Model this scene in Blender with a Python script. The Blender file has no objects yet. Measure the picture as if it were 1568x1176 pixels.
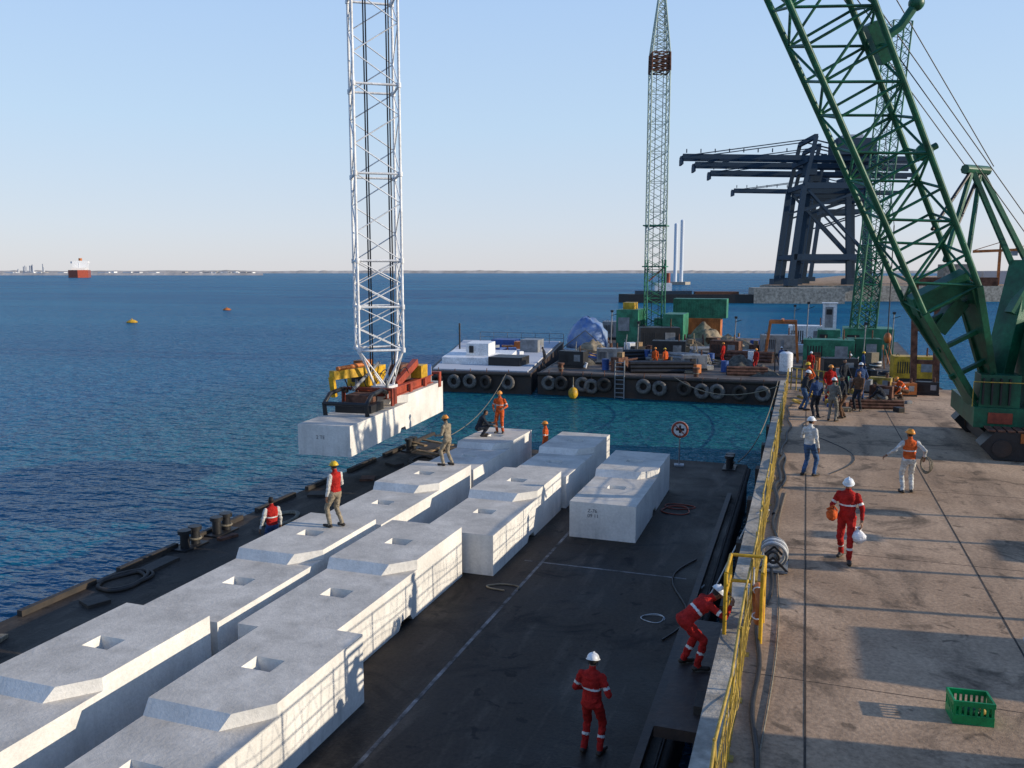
import bpy,bmesh,math,random
import numpy as np
from mathutils import Vector as V, Matrix, noise
random.seed(7)
sc=bpy.context.scene
rad=math.radians
# ---------------------------------------------------------------- materials
MC={}
def M(name,col,rough=.7,metal=0,var=.3,s=2.0,bump=.15,bs=25,col2=None,spec=.4,stretch=(1,1,1),fine=.25):
    if name in MC: return MC[name]
    m=bpy.data.materials.new(name); m.use_nodes=True; MC[name]=m
    nt=m.node_tree; N=nt.nodes; L=nt.links; b=N['Principled BSDF']
    tc=N.new('ShaderNodeTexCoord'); oi=N.new('ShaderNodeObjectInfo')
    ml=N.new('ShaderNodeMath'); ml.operation='MULTIPLY'; ml.inputs[1].default_value=57.0
    L.new(oi.outputs['Random'],ml.inputs[0])
    ad=N.new('ShaderNodeVectorMath'); ad.operation='ADD'
    L.new(tc.outputs['Object'],ad.inputs[0]); L.new(ml.outputs[0],ad.inputs[1])
    mp=N.new('ShaderNodeMapping'); mp.inputs['Scale'].default_value=stretch
    L.new(ad.outputs[0],mp.inputs[0])
    n1=N.new('ShaderNodeTexNoise'); n1.inputs['Scale'].default_value=s; n1.inputs['Detail'].default_value=4; n1.inputs['Roughness'].default_value=.62
    L.new(mp.outputs[0],n1.inputs['Vector'])
    r=N.new('ShaderNodeMapRange'); r.inputs[1].default_value=.35; r.inputs[2].default_value=.65
    L.new(n1.outputs[0],r.inputs[0])
    mx=N.new('ShaderNodeMix'); mx.data_type='RGBA'
    c2=col2 if col2 else tuple(c*(1-var) for c in col)
    mx.inputs[6].default_value=(*c2,1); mx.inputs[7].default_value=(*[min(1,c*(1+var*.35)) for c in col],1)
    L.new(r.outputs[0],mx.inputs[0])
    n2=N.new('ShaderNodeTexNoise'); n2.inputs['Scale'].default_value=bs; n2.inputs['Detail'].default_value=3; n2.inputs['Roughness'].default_value=.7
    L.new(mp.outputs[0],n2.inputs['Vector'])
    r2=N.new('ShaderNodeMapRange'); r2.inputs[1].default_value=.3; r2.inputs[2].default_value=.7; r2.inputs[3].default_value=1-fine; r2.inputs[4].default_value=1+fine*.4
    L.new(n2.outputs[0],r2.inputs[0])
    m2=N.new('ShaderNodeVectorMath'); m2.operation='SCALE'
    L.new(mx.outputs[2],m2.inputs[0]); L.new(r2.outputs[0],m2.inputs['Scale'])
    L.new(m2.outputs[0],b.inputs['Base Color'])
    b.inputs['Roughness'].default_value=rough; b.inputs['Metallic'].default_value=metal
    b.inputs['Specular IOR Level'].default_value=spec
    if bump:
        bp=N.new('ShaderNodeBump'); bp.inputs['Strength'].default_value=bump; bp.inputs['Distance'].default_value=.05
        L.new(n2.outputs[0],bp.inputs['Height']); L.new(bp.outputs[0],b.inputs['Normal'])
    return m
def paint(n,c,**k): return M(n,c,rough=k.pop('rough',.5),var=k.pop('var',.35),s=k.pop('s',1.2),bump=.08,bs=9,fine=.3,**k)
def fabric(n,c): return M('fabric_'+n,c,rough=.9,var=.35,s=7,bump=.9,bs=13,fine=.25,spec=.15)
def concrete():
    m=M('block_concrete',(.72,.70,.66),rough=.88,var=.16,s=.9,bump=.22,bs=14,fine=.12,spec=.2)
    nt=m.node_tree;N=nt.nodes;L=nt.links;b=N['Principled BSDF']
    src=b.inputs['Base Color'].links[0].from_socket
    tc=N.new('ShaderNodeTexCoord'); oi=N.new('ShaderNodeObjectInfo'); ad=N.new('ShaderNodeVectorMath'); ad.operation='ADD'
    sc_=N.new('ShaderNodeMath');sc_.operation='MULTIPLY';sc_.inputs[1].default_value=91.;L.new(oi.outputs['Random'],sc_.inputs[0])
    L.new(tc.outputs['Object'],ad.inputs[0]);L.new(sc_.outputs[0],ad.inputs[1])
    mp=N.new('ShaderNodeMapping');mp.inputs['Scale'].default_value=(5,5,.35);L.new(ad.outputs[0],mp.inputs[0])
    n=N.new('ShaderNodeTexNoise');n.inputs['Scale'].default_value=1.0;n.inputs['Detail'].default_value=4;L.new(mp.outputs[0],n.inputs['Vector'])
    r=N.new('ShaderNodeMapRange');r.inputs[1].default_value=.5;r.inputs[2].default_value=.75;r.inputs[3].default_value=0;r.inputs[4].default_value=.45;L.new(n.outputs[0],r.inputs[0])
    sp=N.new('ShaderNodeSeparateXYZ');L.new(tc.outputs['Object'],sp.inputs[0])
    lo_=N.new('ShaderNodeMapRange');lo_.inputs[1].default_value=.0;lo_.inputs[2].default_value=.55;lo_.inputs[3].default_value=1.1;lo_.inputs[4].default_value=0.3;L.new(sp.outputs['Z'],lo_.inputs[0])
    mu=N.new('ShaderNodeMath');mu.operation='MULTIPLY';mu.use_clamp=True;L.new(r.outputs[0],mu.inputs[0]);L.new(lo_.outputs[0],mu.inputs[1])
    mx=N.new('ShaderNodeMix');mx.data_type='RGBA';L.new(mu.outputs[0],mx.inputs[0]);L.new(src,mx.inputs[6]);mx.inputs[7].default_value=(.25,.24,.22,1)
    # upward faces painted darker and warmer to stand in for dimmer light, with mottling
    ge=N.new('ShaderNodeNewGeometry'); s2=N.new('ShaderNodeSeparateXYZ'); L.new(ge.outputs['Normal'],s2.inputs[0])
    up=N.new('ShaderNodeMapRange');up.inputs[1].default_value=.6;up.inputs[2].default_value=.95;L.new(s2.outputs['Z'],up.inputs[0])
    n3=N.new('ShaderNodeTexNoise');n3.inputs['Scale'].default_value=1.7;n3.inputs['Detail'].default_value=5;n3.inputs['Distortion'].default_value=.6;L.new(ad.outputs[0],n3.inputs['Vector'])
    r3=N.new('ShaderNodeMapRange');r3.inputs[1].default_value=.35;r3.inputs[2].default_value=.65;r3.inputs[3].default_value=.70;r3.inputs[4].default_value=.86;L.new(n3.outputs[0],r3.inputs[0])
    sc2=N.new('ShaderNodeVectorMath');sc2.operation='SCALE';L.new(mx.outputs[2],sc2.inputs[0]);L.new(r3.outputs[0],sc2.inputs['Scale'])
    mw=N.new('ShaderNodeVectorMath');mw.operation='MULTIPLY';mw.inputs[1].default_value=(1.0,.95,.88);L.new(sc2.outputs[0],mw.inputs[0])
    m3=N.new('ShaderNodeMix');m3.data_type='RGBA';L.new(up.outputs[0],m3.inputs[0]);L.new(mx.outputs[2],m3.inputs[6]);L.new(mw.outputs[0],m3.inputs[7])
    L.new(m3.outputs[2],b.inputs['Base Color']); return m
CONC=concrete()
KERB=M('kerb_concrete',(.40,.36,.30),rough=.9,var=.5,s=1.4,bump=.4,bs=9)
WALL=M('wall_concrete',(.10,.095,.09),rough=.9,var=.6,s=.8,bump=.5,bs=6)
RUB=M('black_rubber',(.024,.022,.02),rough=.75,var=.5,s=3,bump=.3,bs=12,col2=(.055,.042,.033))
HULL=M('hull_black',(.02,.019,.02),rough=.6,var=.5,s=1,bump=.3,bs=5,col2=(.055,.032,.022))
YEL=paint('yellow_paint',(.46,.31,.05),s=3,var=.6,rough=.65)
MYEL=paint('machine_yellow',(.62,.36,.02),s=2,var=.45)
GRN=paint('crane_green',(.010,.12,.06),rough=.42,col2=(.007,.06,.033))
GRN2=paint('pale_green',(.42,.52,.46),var=.35)
GRN3=paint('mid_green',(.03,.2,.11),var=.5)
WHT=paint('white_paint',(.78,.79,.8),var=.2)
RED=paint('red_oxide',(.33,.06,.03),var=.5)
ORG=paint('orange_paint',(.50,.15,.03),var=.5)
RUST=M('rust',(.15,.07,.045),rough=.9,var=.6,s=4)
BLK=M('black_steel',(.02,.02,.022),rough=.5,var=.4)
GREY=M('grey_steel',(.25,.26,.27),rough=.5,var=.4)
BLUE=paint('blue_paint',(.03,.09,.3))
ROPE=M('rope_fibre',(.22,.19,.14),rough=.95,var=.4,s=20)
WROPE=M('white_hose',(.6,.6,.58),rough=.6,var=.3)
SAND=M('sand',(.30,.24,.16),rough=.95,var=.5,s=1.5,bump=.5,bs=4)
NAVY=M('hazy_navy_steel',(.022,.048,.078),rough=.8,var=.15)  # bluish distance haze mixed into the dark blue of the far steel
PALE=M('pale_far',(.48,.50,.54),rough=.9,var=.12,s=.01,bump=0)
SILO=M('silo_haze',(.62,.68,.76),rough=.95,var=.06,s=.1,bump=0)  # base colour pulled toward the sky to imitate distance haze
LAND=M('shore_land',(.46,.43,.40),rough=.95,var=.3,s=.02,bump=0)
SKIN=M('skin',(.22,.11,.065),rough=.55,var=.15,s=10,bump=.05)
HAIR=M('hair',(.012,.01,.009),rough=.7)
REFL=M('reflective_tape',(.6,.62,.6),rough=.4,var=.15)
BOOT=M('boot_leather',(.03,.022,.017),rough=.6)
# ---------------------------------------------------------------- mesh builder
class MB:
    def __init__(s,mats=None): s.v=[];s.f=[];s.m=[];s.sm=[];s.mats=list(mats) if mats else []
    def mi(s,mat):
        if mat not in s.mats: s.mats.append(mat)
        return s.mats.index(mat)
    def add(s,vs,fs,mat,smooth=False):
        o=len(s.v); s.v+= [tuple(x) for x in vs]; k=s.mi(mat)
        for f in fs: s.f.append(tuple(i+o for i in f)); s.m.append(k); s.sm.append(smooth)
    def box(s,c,size,mat,rz=0,R=None):
        R=R or Matrix.Rotation(rz,3,'Z'); c=V(c)
        vs=[c+R@V((size[0]*(i-.5),size[1]*(j-.5),size[2]*(k-.5))) for i in (0,1) for j in (0,1) for k in (0,1)]
        s.add(vs,[(0,1,3,2),(4,6,7,5),(0,4,5,1),(2,3,7,6),(0,2,6,4),(1,5,7,3)],mat)
    def bx(s,a,b,mat): s.box([(a[i]+b[i])/2 for i in range(3)],[abs(b[i]-a[i]) for i in range(3)],mat)
    def beam(s,a,b,w,h,mat,up=(0,0,1)):
        a=V(a);b=V(b);d=(b-a).normalized();u=V(up)
        if abs(d.dot(u))>.98:u=V((0,1,0))
        x=d.cross(u).normalized();z=x.cross(d)
        R=Matrix((x,d,z)).transposed(); s.box((a+b)/2,(w,(b-a).length,h),mat,R=R)
    def tube(s,a,b,r,mat,r2=None,n=8,smooth=True):
        s.path([a,b],r,mat,n,r2=r2,smooth=smooth)
    def path(s,pts,r,mat,n=6,r2=None,smooth=True,closed=False):
        pts=[V(p) for p in pts]; K=len(pts); vs=[];fs=[]; prev=None
        for i,p in enumerate(pts):
            d=(pts[min(i+1,K-1)]-pts[max(i-1,0)])
            if closed: d=pts[(i+1)%K]-pts[i-1]
            if d.length<1e-9: d=V((0,0,1))
            d.normalize()
            if prev is None:
                u=V((0,0,1)) if abs(d.z)<.9 else V((1,0,0)); x=d.cross(u).normalized()
            else:
                x=(prev-d*prev.dot(d)); 
                if x.length<1e-6: x=d.cross(V((0,0,1)))
                x.normalize()
            prev=x; y=d.cross(x)
            rr=r if r2 is None else r+(r2-r)*i/(K-1)
            for j in range(n):
                a=2*math.pi*j/n; vs.append(p+(x*math.cos(a)+y*math.sin(a))*rr)
        R=K if closed else K-1
        for i in range(R):
            for j in range(n):
                i2=(i+1)%K
                fs.append((i*n+j,i*n+(j+1)%n,i2*n+(j+1)%n,i2*n+j))
        s.add(vs,fs,mat,smooth)
        if not closed:
            s.add(vs[:n],[tuple(range(n))],mat); s.add(vs[-n:],[tuple(range(n))],mat)
    def torus(s,c,axis,R,r,mat,n=22,k=8):
        a=V(axis).normalized(); u=V((0,0,1)) if abs(a.z)<.9 else V((1,0,0)); x=a.cross(u).normalized(); y=a.cross(x); c=V(c)
        vs=[];fs=[]
        for i in range(n):
            t=2*math.pi*i/n; d=x*math.cos(t)+y*math.sin(t)
            for j in range(k):
                q=2*math.pi*j/k; vs.append(c+d*(R+r*math.cos(q))+a*(r*math.sin(q)))
        for i in range(n):
            for j in range(k): fs.append((i*k+j,i*k+(j+1)%k,((i+1)%n)*k+(j+1)%k,((i+1)%n)*k+j))
        s.add(vs,fs,mat,True)
    def ell(s,c,r,mat,R=None,nu=14,nv=9,z0=-90,z1=90,smooth=True,jit=0):
        R=R or Matrix.Identity(3); c=V(c); vs=[];fs=[]
        for i in range(nv+1):
            p=rad(z0+(z1-z0)*i/nv)
            for j in range(nu):
                t=2*math.pi*j/nu; k=1+(random.uniform(-jit,jit) if jit else 0)
                vs.append(c+R@V((r[0]*math.cos(p)*math.cos(t)*k,r[1]*math.cos(p)*math.sin(t)*k,r[2]*math.sin(p)*k)))
        for i in range(nv):
            for j in range(nu): fs.append((i*nu+j,i*nu+(j+1)%nu,(i+1)*nu+(j+1)%nu,(i+1)*nu+j))
        if z0>-89: fs.append(tuple(range(nu)))
        s.add(vs,fs,mat,smooth)
    def prism(s,poly,z0,z1,mat,ax='z'):
        n=len(poly)
        if ax=='z': vs=[(p[0],p[1],z) for z in (z0,z1) for p in poly]
        elif ax=='x': vs=[(z,p[0],p[1]) for z in (z0,z1) for p in poly]
        else: vs=[(p[0],z,p[1]) for z in (z0,z1) for p in poly]
        fs=[tuple(range(n)),tuple(range(n,2*n))]+[(i,(i+1)%n,(i+1)%n+n,i+n) for i in range(n)]
        s.add(vs,fs,mat)
    def heap(s,c,rx,ry,h,mat,n=22,seed=0):
        vs=[];fs=[]
        for i in range(n+1):
            for j in range(n+1):
                x=-1+2*i/n;y=-1+2*j/n;d=math.hypot(x,y)
                z=max(0,1-d)**.8*h*(1+.5*noise.noise(V((x*3+seed,y*3,seed))))+(.12*h*noise.noise(V((x*9,y*9,seed))) if d<.95 else 0)
                vs.append((c[0]+x*rx,c[1]+y*ry,c[2]+max(z,-.02)))
        for i in range(n):
            for j in range(n):
                a=i*(n+1)+j; fs.append((a,a+1,a+n+2,a+n+1))
        s.add(vs,fs,mat,True)
    def lattice(s,p0,p1,w0,w1,bays,rc,rb,mat,side,style='zig',d0=None,d1=None,horiz=1,n=6,mats=None):
        p0=V(p0);p1=V(p1);a=(p1-p0).normalized();x=V(side);x=(x-a*x.dot(a)).normalized();y=a.cross(x)
        d0=w0 if d0 is None else d0; d1=w1 if d1 is None else d1
        C=[]
        for i in range(bays+1):
            t=i/bays;p=p0.lerp(p1,t);w=(w0+(w1-w0)*t)/2;d=(d0+(d1-d0)*t)/2
            C.append([p+x*w*sx+y*d*sy for sx,sy in ((1,1),(-1,1),(-1,-1),(1,-1))])
        for i in range(bays):
            mt=mats(i/bays) if mats else mat
            for k in range(4):
                s.tube(C[i][k],C[i+1][k],rc,mt,n=n)
                k2=(k+1)%4
                if style=='X': s.tube(C[i][k],C[i+1][k2],rb,mt,n=4); s.tube(C[i][k2],C[i+1][k],rb,mt,n=4)
                else:
                    if (i+k)%2: s.tube(C[i][k],C[i+1][k2],rb,mt,n=4)
                    else: s.tube(C[i][k2],C[i+1][k],rb,mt,n=4)
                if horiz and i%horiz==0: s.tube(C[i][k],C[i][k2],rb,mt,n=4)
        for k in range(4): s.tube(C[bays][k],C[bays][(k+1)%4],rb,mat,n=4)
        return C
    def mesh(s,name):
        me=bpy.data.meshes.new(name); me.from_pydata(s.v,[],s.f)
        for m in s.mats: me.materials.append(m)
        me.polygons.foreach_set('material_index',s.m); me.polygons.foreach_set('use_smooth',s.sm)
        bm=bmesh.new(); bm.from_mesh(me); bmesh.ops.recalc_face_normals(bm,faces=bm.faces); bm.to_mesh(me); bm.free()
        return me
    def obj(s,name,bevel=0,loc=(0,0,0),rz=0,parent=None,seg=2):
        o=bpy.data.objects.new(name,s.mesh(name)); sc.collection.objects.link(o); o.location=loc; o.rotation_euler=(0,0,rz)
        if bevel:
            b=o.modifiers.new('b','BEVEL'); b.width=bevel; b.segments=seg; b.limit_method='ANGLE'; b.angle_limit=rad(40)
        if parent: o.parent=parent
        return o
def inst(name,me,loc,rz=0,scale=1,rot=None):
    o=bpy.data.objects.new(name,me); sc.collection.objects.link(o); o.location=loc
    o.rotation_euler=rot if rot else (0,0,rz); o.scale=(scale,)*3
    return o
# ---------------------------------------------------------------- sea
def sea():
    m=bpy.data.materials.new('sea_water'); m.use_nodes=True; nt=m.node_tree;N=nt.nodes;L=nt.links
    b=N['Principled BSDF']; N.remove(b); out=N['Material Output']
    tc=N.new('ShaderNodeTexCoord')
    hs=None
    for (scl,st,amp,rz) in ((.13,(1,.5,1),.26,25),(.5,(1,.4,1),.36,-15),(1.5,(1,.42,1),.42,-22),(4.2,(1,.5,1),.17,-15)):
        mp=N.new('ShaderNodeMapping'); mp.inputs['Scale'].default_value=(st[1],st[0],1); mp.inputs['Rotation'].default_value=(0,0,rad(rz))
        L.new(tc.outputs['Object'],mp.inputs[0])
        n=N.new('ShaderNodeTexNoise'); n.inputs['Scale'].default_value=scl; n.inputs['Detail'].default_value=2; n.inputs['Distortion'].default_value=.3
        L.new(mp.outputs[0],n.inputs['Vector'])
        k=N.new('ShaderNodeMath');k.operation='MULTIPLY';k.inputs[1].default_value=amp;L.new(n.outputs[0],k.inputs[0])
        if hs is None: hs=k.outputs[0]
        else:
            a=N.new('ShaderNodeMath');L.new(hs,a.inputs[0]);L.new(k.outputs[0],a.inputs[1]);hs=a.outputs[0]
    bp=N.new('ShaderNodeBump');bp.inputs['Strength'].default_value=1;bp.inputs['Distance'].default_value=1.15
    L.new(hs,bp.inputs['Height'])
    big=N.new('ShaderNodeTexNoise');big.inputs['Scale'].default_value=.012;big.inputs['Detail'].default_value=4
    mp=N.new('ShaderNodeMapping');mp.inputs['Scale'].default_value=(.6,1.6,1);L.new(tc.outputs['Object'],mp.inputs[0]);L.new(mp.outputs[0],big.inputs['Vector'])
    mr=N.new('ShaderNodeMapRange');mr.inputs[1].default_value=.35;mr.inputs[2].default_value=.65;L.new(big.outputs[0],mr.inputs[0])
    mx=N.new('ShaderNodeMix');mx.data_type='RGBA';mx.inputs[6].default_value=(.004,.085,.18,1);mx.inputs[7].default_value=(.012,.14,.235,1)
    L.new(mr.outputs[0],mx.inputs[0])
    dd=N.new('ShaderNodeVectorMath');dd.operation='DISTANCE';dd.inputs[1].default_value=(-10,50,0);L.new(tc.outputs['Object'],dd.inputs[0])
    dr=N.new('ShaderNodeMapRange');dr.inputs[1].default_value=12;dr.inputs[2].default_value=42;dr.inputs[3].default_value=.8;dr.inputs[4].default_value=0;L.new(dd.outputs['Value'],dr.inputs[0])
    mg=N.new('ShaderNodeMix');mg.data_type='RGBA';L.new(dr.outputs[0],mg.inputs[0]);L.new(mx.outputs[2],mg.inputs[6]);mg.inputs[7].default_value=(.012,.105,.11,1)
    df=N.new('ShaderNodeBsdfDiffuse');L.new(mg.outputs[2],df.inputs[0]);L.new(bp.outputs[0],df.inputs['Normal'])
    gl=N.new('ShaderNodeBsdfGlossy');gl.inputs['Roughness'].default_value=.13;L.new(bp.outputs[0],gl.inputs['Normal']);gl.inputs[0].default_value=(.75,.88,1,1)
    fr=N.new('ShaderNodeFresnel');fr.inputs[0].default_value=1.33;L.new(bp.outputs[0],fr.inputs['Normal'])
    cl=N.new('ShaderNodeMath');cl.operation='MULTIPLY';cl.inputs[1].default_value=.6;L.new(fr.outputs[0],cl.inputs[0])
    c2=N.new('ShaderNodeMath');c2.operation='MINIMUM';c2.inputs[1].default_value=.28;L.new(cl.outputs[0],c2.inputs[0])
    ms=N.new('ShaderNodeMixShader');L.new(c2.outputs[0],ms.inputs[0]);L.new(df.outputs[0],ms.inputs[1]);L.new(gl.outputs[0],ms.inputs[2])
    L.new(ms.outputs[0],out.inputs[0])
    q=MB(); S=40000; q.add([(-S,-S,0),(S,-S,0),(S,S,0),(-S,S,0)],[(0,1,2,3)],m); q.obj('sea')
sea()
# ---------------------------------------------------------------- decks
def deckmat(name,c1,c2,c3,s1,s2,streak,rough,stain=None):
    m=bpy.data.materials.new(name); m.use_nodes=True; nt=m.node_tree;N=nt.nodes;L=nt.links;b=N['Principled BSDF']
    tc=N.new('ShaderNodeTexCoord')
    def nz(scale,st,det=4,dist=0,ro=.6,off=0):
        mp=N.new('ShaderNodeMapping');mp.inputs['Scale'].default_value=st;mp.inputs['Location'].default_value=(off,off,0);L.new(tc.outputs['Object'],mp.inputs[0])
        n=N.new('ShaderNodeTexNoise');n.inputs['Scale'].default_value=scale;n.inputs['Detail'].default_value=det;n.inputs['Distortion'].default_value=dist;n.inputs['Roughness'].default_value=ro
        L.new(mp.outputs[0],n.inputs['Vector']);return n.outputs[0]
    def rg(v,a,b_,c=0,d=1):
        r=N.new('ShaderNodeMapRange');r.inputs[1].default_value=a;r.inputs[2].default_value=b_;r.inputs[3].default_value=c;r.inputs[4].default_value=d;L.new(v,r.inputs[0]);return r.outputs[0]
    def mix(f,a,b_):
        x=N.new('ShaderNodeMix');x.data_type='RGBA';L.new(f,x.inputs[0])
        for i,c in ((6,a),(7,b_)):
            if isinstance(c,tuple): x.inputs[i].default_value=(*c,1)
            else: L.new(c,x.inputs[i])
        return x.outputs[2]
    big=nz(s1,(1,1,1)); c=mix(rg(big,.38,.62),c1,c2)
    st=nz(s2,streak,5,.3); c=mix(rg(st,.52,.72,0,.8),c,c3)
    if stain:
        s_=nz(.55,(1,1,1),5,1.2,.65,31); c=mix(rg(s_,.54,.66,0,.8),c,stain)
        s3=nz(2.6,(1,1,1),3,.5,.5,11); c=mix(rg(s3,.64,.70,0,.7),c,stain)
    fn=nz(14,(1,1,1),4,0,.75)
    sca=N.new('ShaderNodeVectorMath');sca.operation='SCALE';L.new(c,sca.inputs[0]);L.new(rg(fn,.3,.7,.65,1.2),sca.inputs['Scale'])
    L.new(sca.outputs[0],b.inputs['Base Color'])
    L.new(rg(big,.35,.65,rough[0],rough[1]),b.inputs['Roughness'])
    bp=N.new('ShaderNodeBump');bp.inputs['Strength'].default_value=.35;bp.inputs['Distance'].default_value=.03;L.new(fn,bp.inputs['Height']);L.new(bp.outputs[0],b.inputs['Normal'])
    b.inputs['Specular IOR Level'].default_value=.2
    return m
BDECK=deckmat('barge_deck',(.024,.019,.015),(.062,.047,.035),(.105,.082,.062),.35,1.2,(1.6,.25,1),(.5,.85),stain=(.010,.009,.008))
QDECK=deckmat('quay_deck',(.34,.225,.14),(.52,.36,.235),(.15,.105,.07),.25,.5,(1.8,.35,1),(.8,.95),stain=(.11,.078,.052))
SPLASH=M('chalk_line',(.22,.21,.20),var=.85,s=2.2,rough=.9,col2=(.035,.03,.026))
q=MB(); q.bx((-17,-20,-1.5),(-1.95,35.5,1.66),HULL); q.bx((-16.97,-19.9,1.661),(-1.98,35.47,1.7),BDECK)
q.path([(-17.05,-20,1.45),(-17.05,35.5,1.45)],.17,RUB,10); q.path([(-17,35.55,1.45),(-1.95,35.55,1.45)],.17,RUB,10); q.path([(-1.93,-20,1.45),(-1.93,35.5,1.45)],.12,RUB,10)
for y in range(-16,36,3): q.bx((-16.9,y,1.7),(-16.75,y+2.2,1.84),RUB)
q.bx((-2.3,-19,1.7),(-2.15,30,1.86),HULL)
q.obj('work_barge')
q=MB(); q.bx((-6.55,9,1.7),(-6.47,27,1.704),SPLASH); q.bx((-7.0,21.4,1.7),(-6.56,21.46,1.7035),SPLASH); q.bx((-6.46,21.4,1.7),(-2.6,21.46,1.7035),SPLASH); q.obj('deck_marking')
JOINT=M('joint_dark',(.07,.05,.035),rough=.9,var=.5)
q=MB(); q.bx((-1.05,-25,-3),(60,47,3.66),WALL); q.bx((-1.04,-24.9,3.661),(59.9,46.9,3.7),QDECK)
q.bx((-1.06,-25,3.3),(-.72,47.02,3.84),KERB)
for x in (.22,3.42): q.bx((x,-20,3.7),(x+.03,46.8,3.704),JOINT)
for y in (6.2,12.4,18.6,24.8,31,37.2,43.4): q.bx((-.7,y,3.7),(30,y+.012,3.703),JOINT)
for y in range(-20,46,4):
    q.bx((-1.3,y,1.6),(-1.06,y+.5,3.25),RUB)
q.bx((-1.8,11.5,2.95),(-1.07,15.5,3.12),HULL)
q.obj('quay',bevel=.0)
# ---------------------------------------------------------------- concrete blocks
def make_block(L=6.55,W=2.0,H0=1.09,H1=1.32):
    q=MB(); m=L/2
    q.prism([(0,0),(m-.35,0),(m-.22,.16),(m+.22,.16),(m+.35,0),(L,0),(L,H1),(m+.12,H1),(m-.02,H0),(0,H0)],0,W,CONC,'x')
    o=q.obj('tmp')
    cuts=[]
    for y,h in ((L*.31,H0),(L*.755,H1)):
        c=MB(); w=.3;b=.2
        vs=[(W/2-w,y-.22,h+.1),(W/2+w,y-.22,h+.1),(W/2+w,y+.22,h+.1),(W/2-w,y+.22,h+.1),(W/2-b,y-.2,h-.55),(W/2+b,y-.2,h-.55),(W/2+b,y+.2,h-.55),(W/2-b,y+.2,h-.55)]
        c.add(vs,[(0,1,2,3),(4,5,6,7),(0,1,5,4),(1,2,6,5),(2,3,7,6),(3,0,4,7)],CONC); cuts.append(c.obj('cut'))
    c=MB(); c.prism([(W-.6,m-.03),(W+.3,m-.03),(W+.3,m+.95)],H0+.001,H1+.3,CONC); cuts.append(c.obj('cut'))
    for c in cuts:
        b=o.modifiers.new('x','BOOLEAN'); b.operation='DIFFERENCE'; b.object=c; b.solver='EXACT'
    b=o.modifiers.new('b','BEVEL'); b.width=.03; b.segments=2; b.limit_method='ANGLE'; b.angle_limit=rad(25)
    dg=bpy.context.evaluated_depsgraph_get(); me=bpy.data.meshes.new_from_object(o.evaluated_get(dg)); me.name='concrete_block'
    for c in cuts+[o]: bpy.data.objects.remove(c)
    return me
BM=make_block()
BPOS=[(-12.6,6.33),(-12.6,13.1),(-12.6,19.92),(-12.6,26.72),(-9.42,6.55),(-10.2,13.2),(-9.4,20.0),(-9.3,26.8),(-6.4,23.9)]
STEN=M('stencil_ink',(.10,.10,.11),rough=.9,var=.5,s=15)
def stencil(parent,txt,loc,rot,size=.2):
    cu=bpy.data.curves.new('stencil_text','FONT'); cu.body=txt; cu.size=size; cu.materials.append(STEN)
    o=bpy.data.objects.new('stencil_text',cu); sc.collection.objects.link(o); o.parent=parent; o.location=loc; o.rotation_euler=rot
for i,(x,y) in enumerate(BPOS):
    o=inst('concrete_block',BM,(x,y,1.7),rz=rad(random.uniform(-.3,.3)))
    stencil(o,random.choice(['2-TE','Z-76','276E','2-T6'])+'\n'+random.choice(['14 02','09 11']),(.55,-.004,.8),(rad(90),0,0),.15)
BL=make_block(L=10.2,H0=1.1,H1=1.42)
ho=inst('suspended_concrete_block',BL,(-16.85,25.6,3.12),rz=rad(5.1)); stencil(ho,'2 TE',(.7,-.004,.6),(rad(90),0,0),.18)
# ---------------------------------------------------------------- spreader + mast
q=MB(); z=1.42
for x in (.35,1.65):
    q.bx((x-.12,4.2,z),(x+.12,9.6,z+.04),RED);q.bx((x-.03,4.2,z+.04),(x+.03,9.6,z+.34),RED);q.bx((x-.12,4.2,z+.34),(x+.12,9.6,z+.38),RED)
for y in (4.3,5.6,7.0,8.3,9.5): q.bx((.47,y-.08,z+.1),(1.53,y+.08,z+.3),RED)
for y in (4.6,6.4,8.2): q.bx((1.77,y,z-.25),(1.86,y+.25,z+.36),RED)
for y in (3.9,9.65):
    q.bx((-.08,y-.12,z-.2),(.0,y+.12,z+.5),RED); q.bx((2.0,y-.12,z-.2),(2.08,y+.12,z+.5),RED); q.bx((0,y-.1,z+.4),(2.0,y+.1,z+.5),RED)
q.bx((-.2,4.6,z+.42),(.75,6.4,z+1.15),MYEL); q.bx((.0,4.8,z+1.15),(.5,5.6,z+1.45),ORG)
q.bx((-.23,4.75,z+.55),(-.2,5.5,z+1.0),BLK); q.bx((0,4.57,z+.6),(.6,4.6,z+1.0),BLK)
q.beam((-.1,3.0,z+1.05),(.6,4.7,z+1.05),.28,.35,MYEL); q.beam((-.1,3.0,z+1.0),(-.05,3.1,z+.2),.2,.2,MYEL)
q.tube((.1,3.1,z+1.3),(.6,4.4,z+1.35),.09,ORG); q.tube((.7,3.2,z+.5),(.7,5.8,z+1.3),.07,GREY)
q.beam((1.4,5.8,z+.38),(1.5,8.0,z+1.1),.25,.3,RED); q.bx((.8,6.6,z+.4),(1.35,7.8,z+1.1),RUST); q.bx((1.2,7.9,z+.4),(1.8,8.7,z+.95),MYEL)
q.bx((1.1,8.9,z+.38),(1.7,9.5,z+.85),BLUE)
for x in (.1,1.8): 
    q.path([(x,2.0,1.05),(x,1.9,1.55),(x,2.4,1.85),(x,3.4,1.9),(x,3.9,1.75)],.09,BLK,8)
q.path([(.1,1.9,1.55),(1.8,1.9,1.55)],.08,BLK,8); q.bx((.2,2.6,1.11),(1.7,3.8,1.4),BLK); q.bx((.5,2.9,1.4),(1.4,3.9,1.75),RUST)
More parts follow.
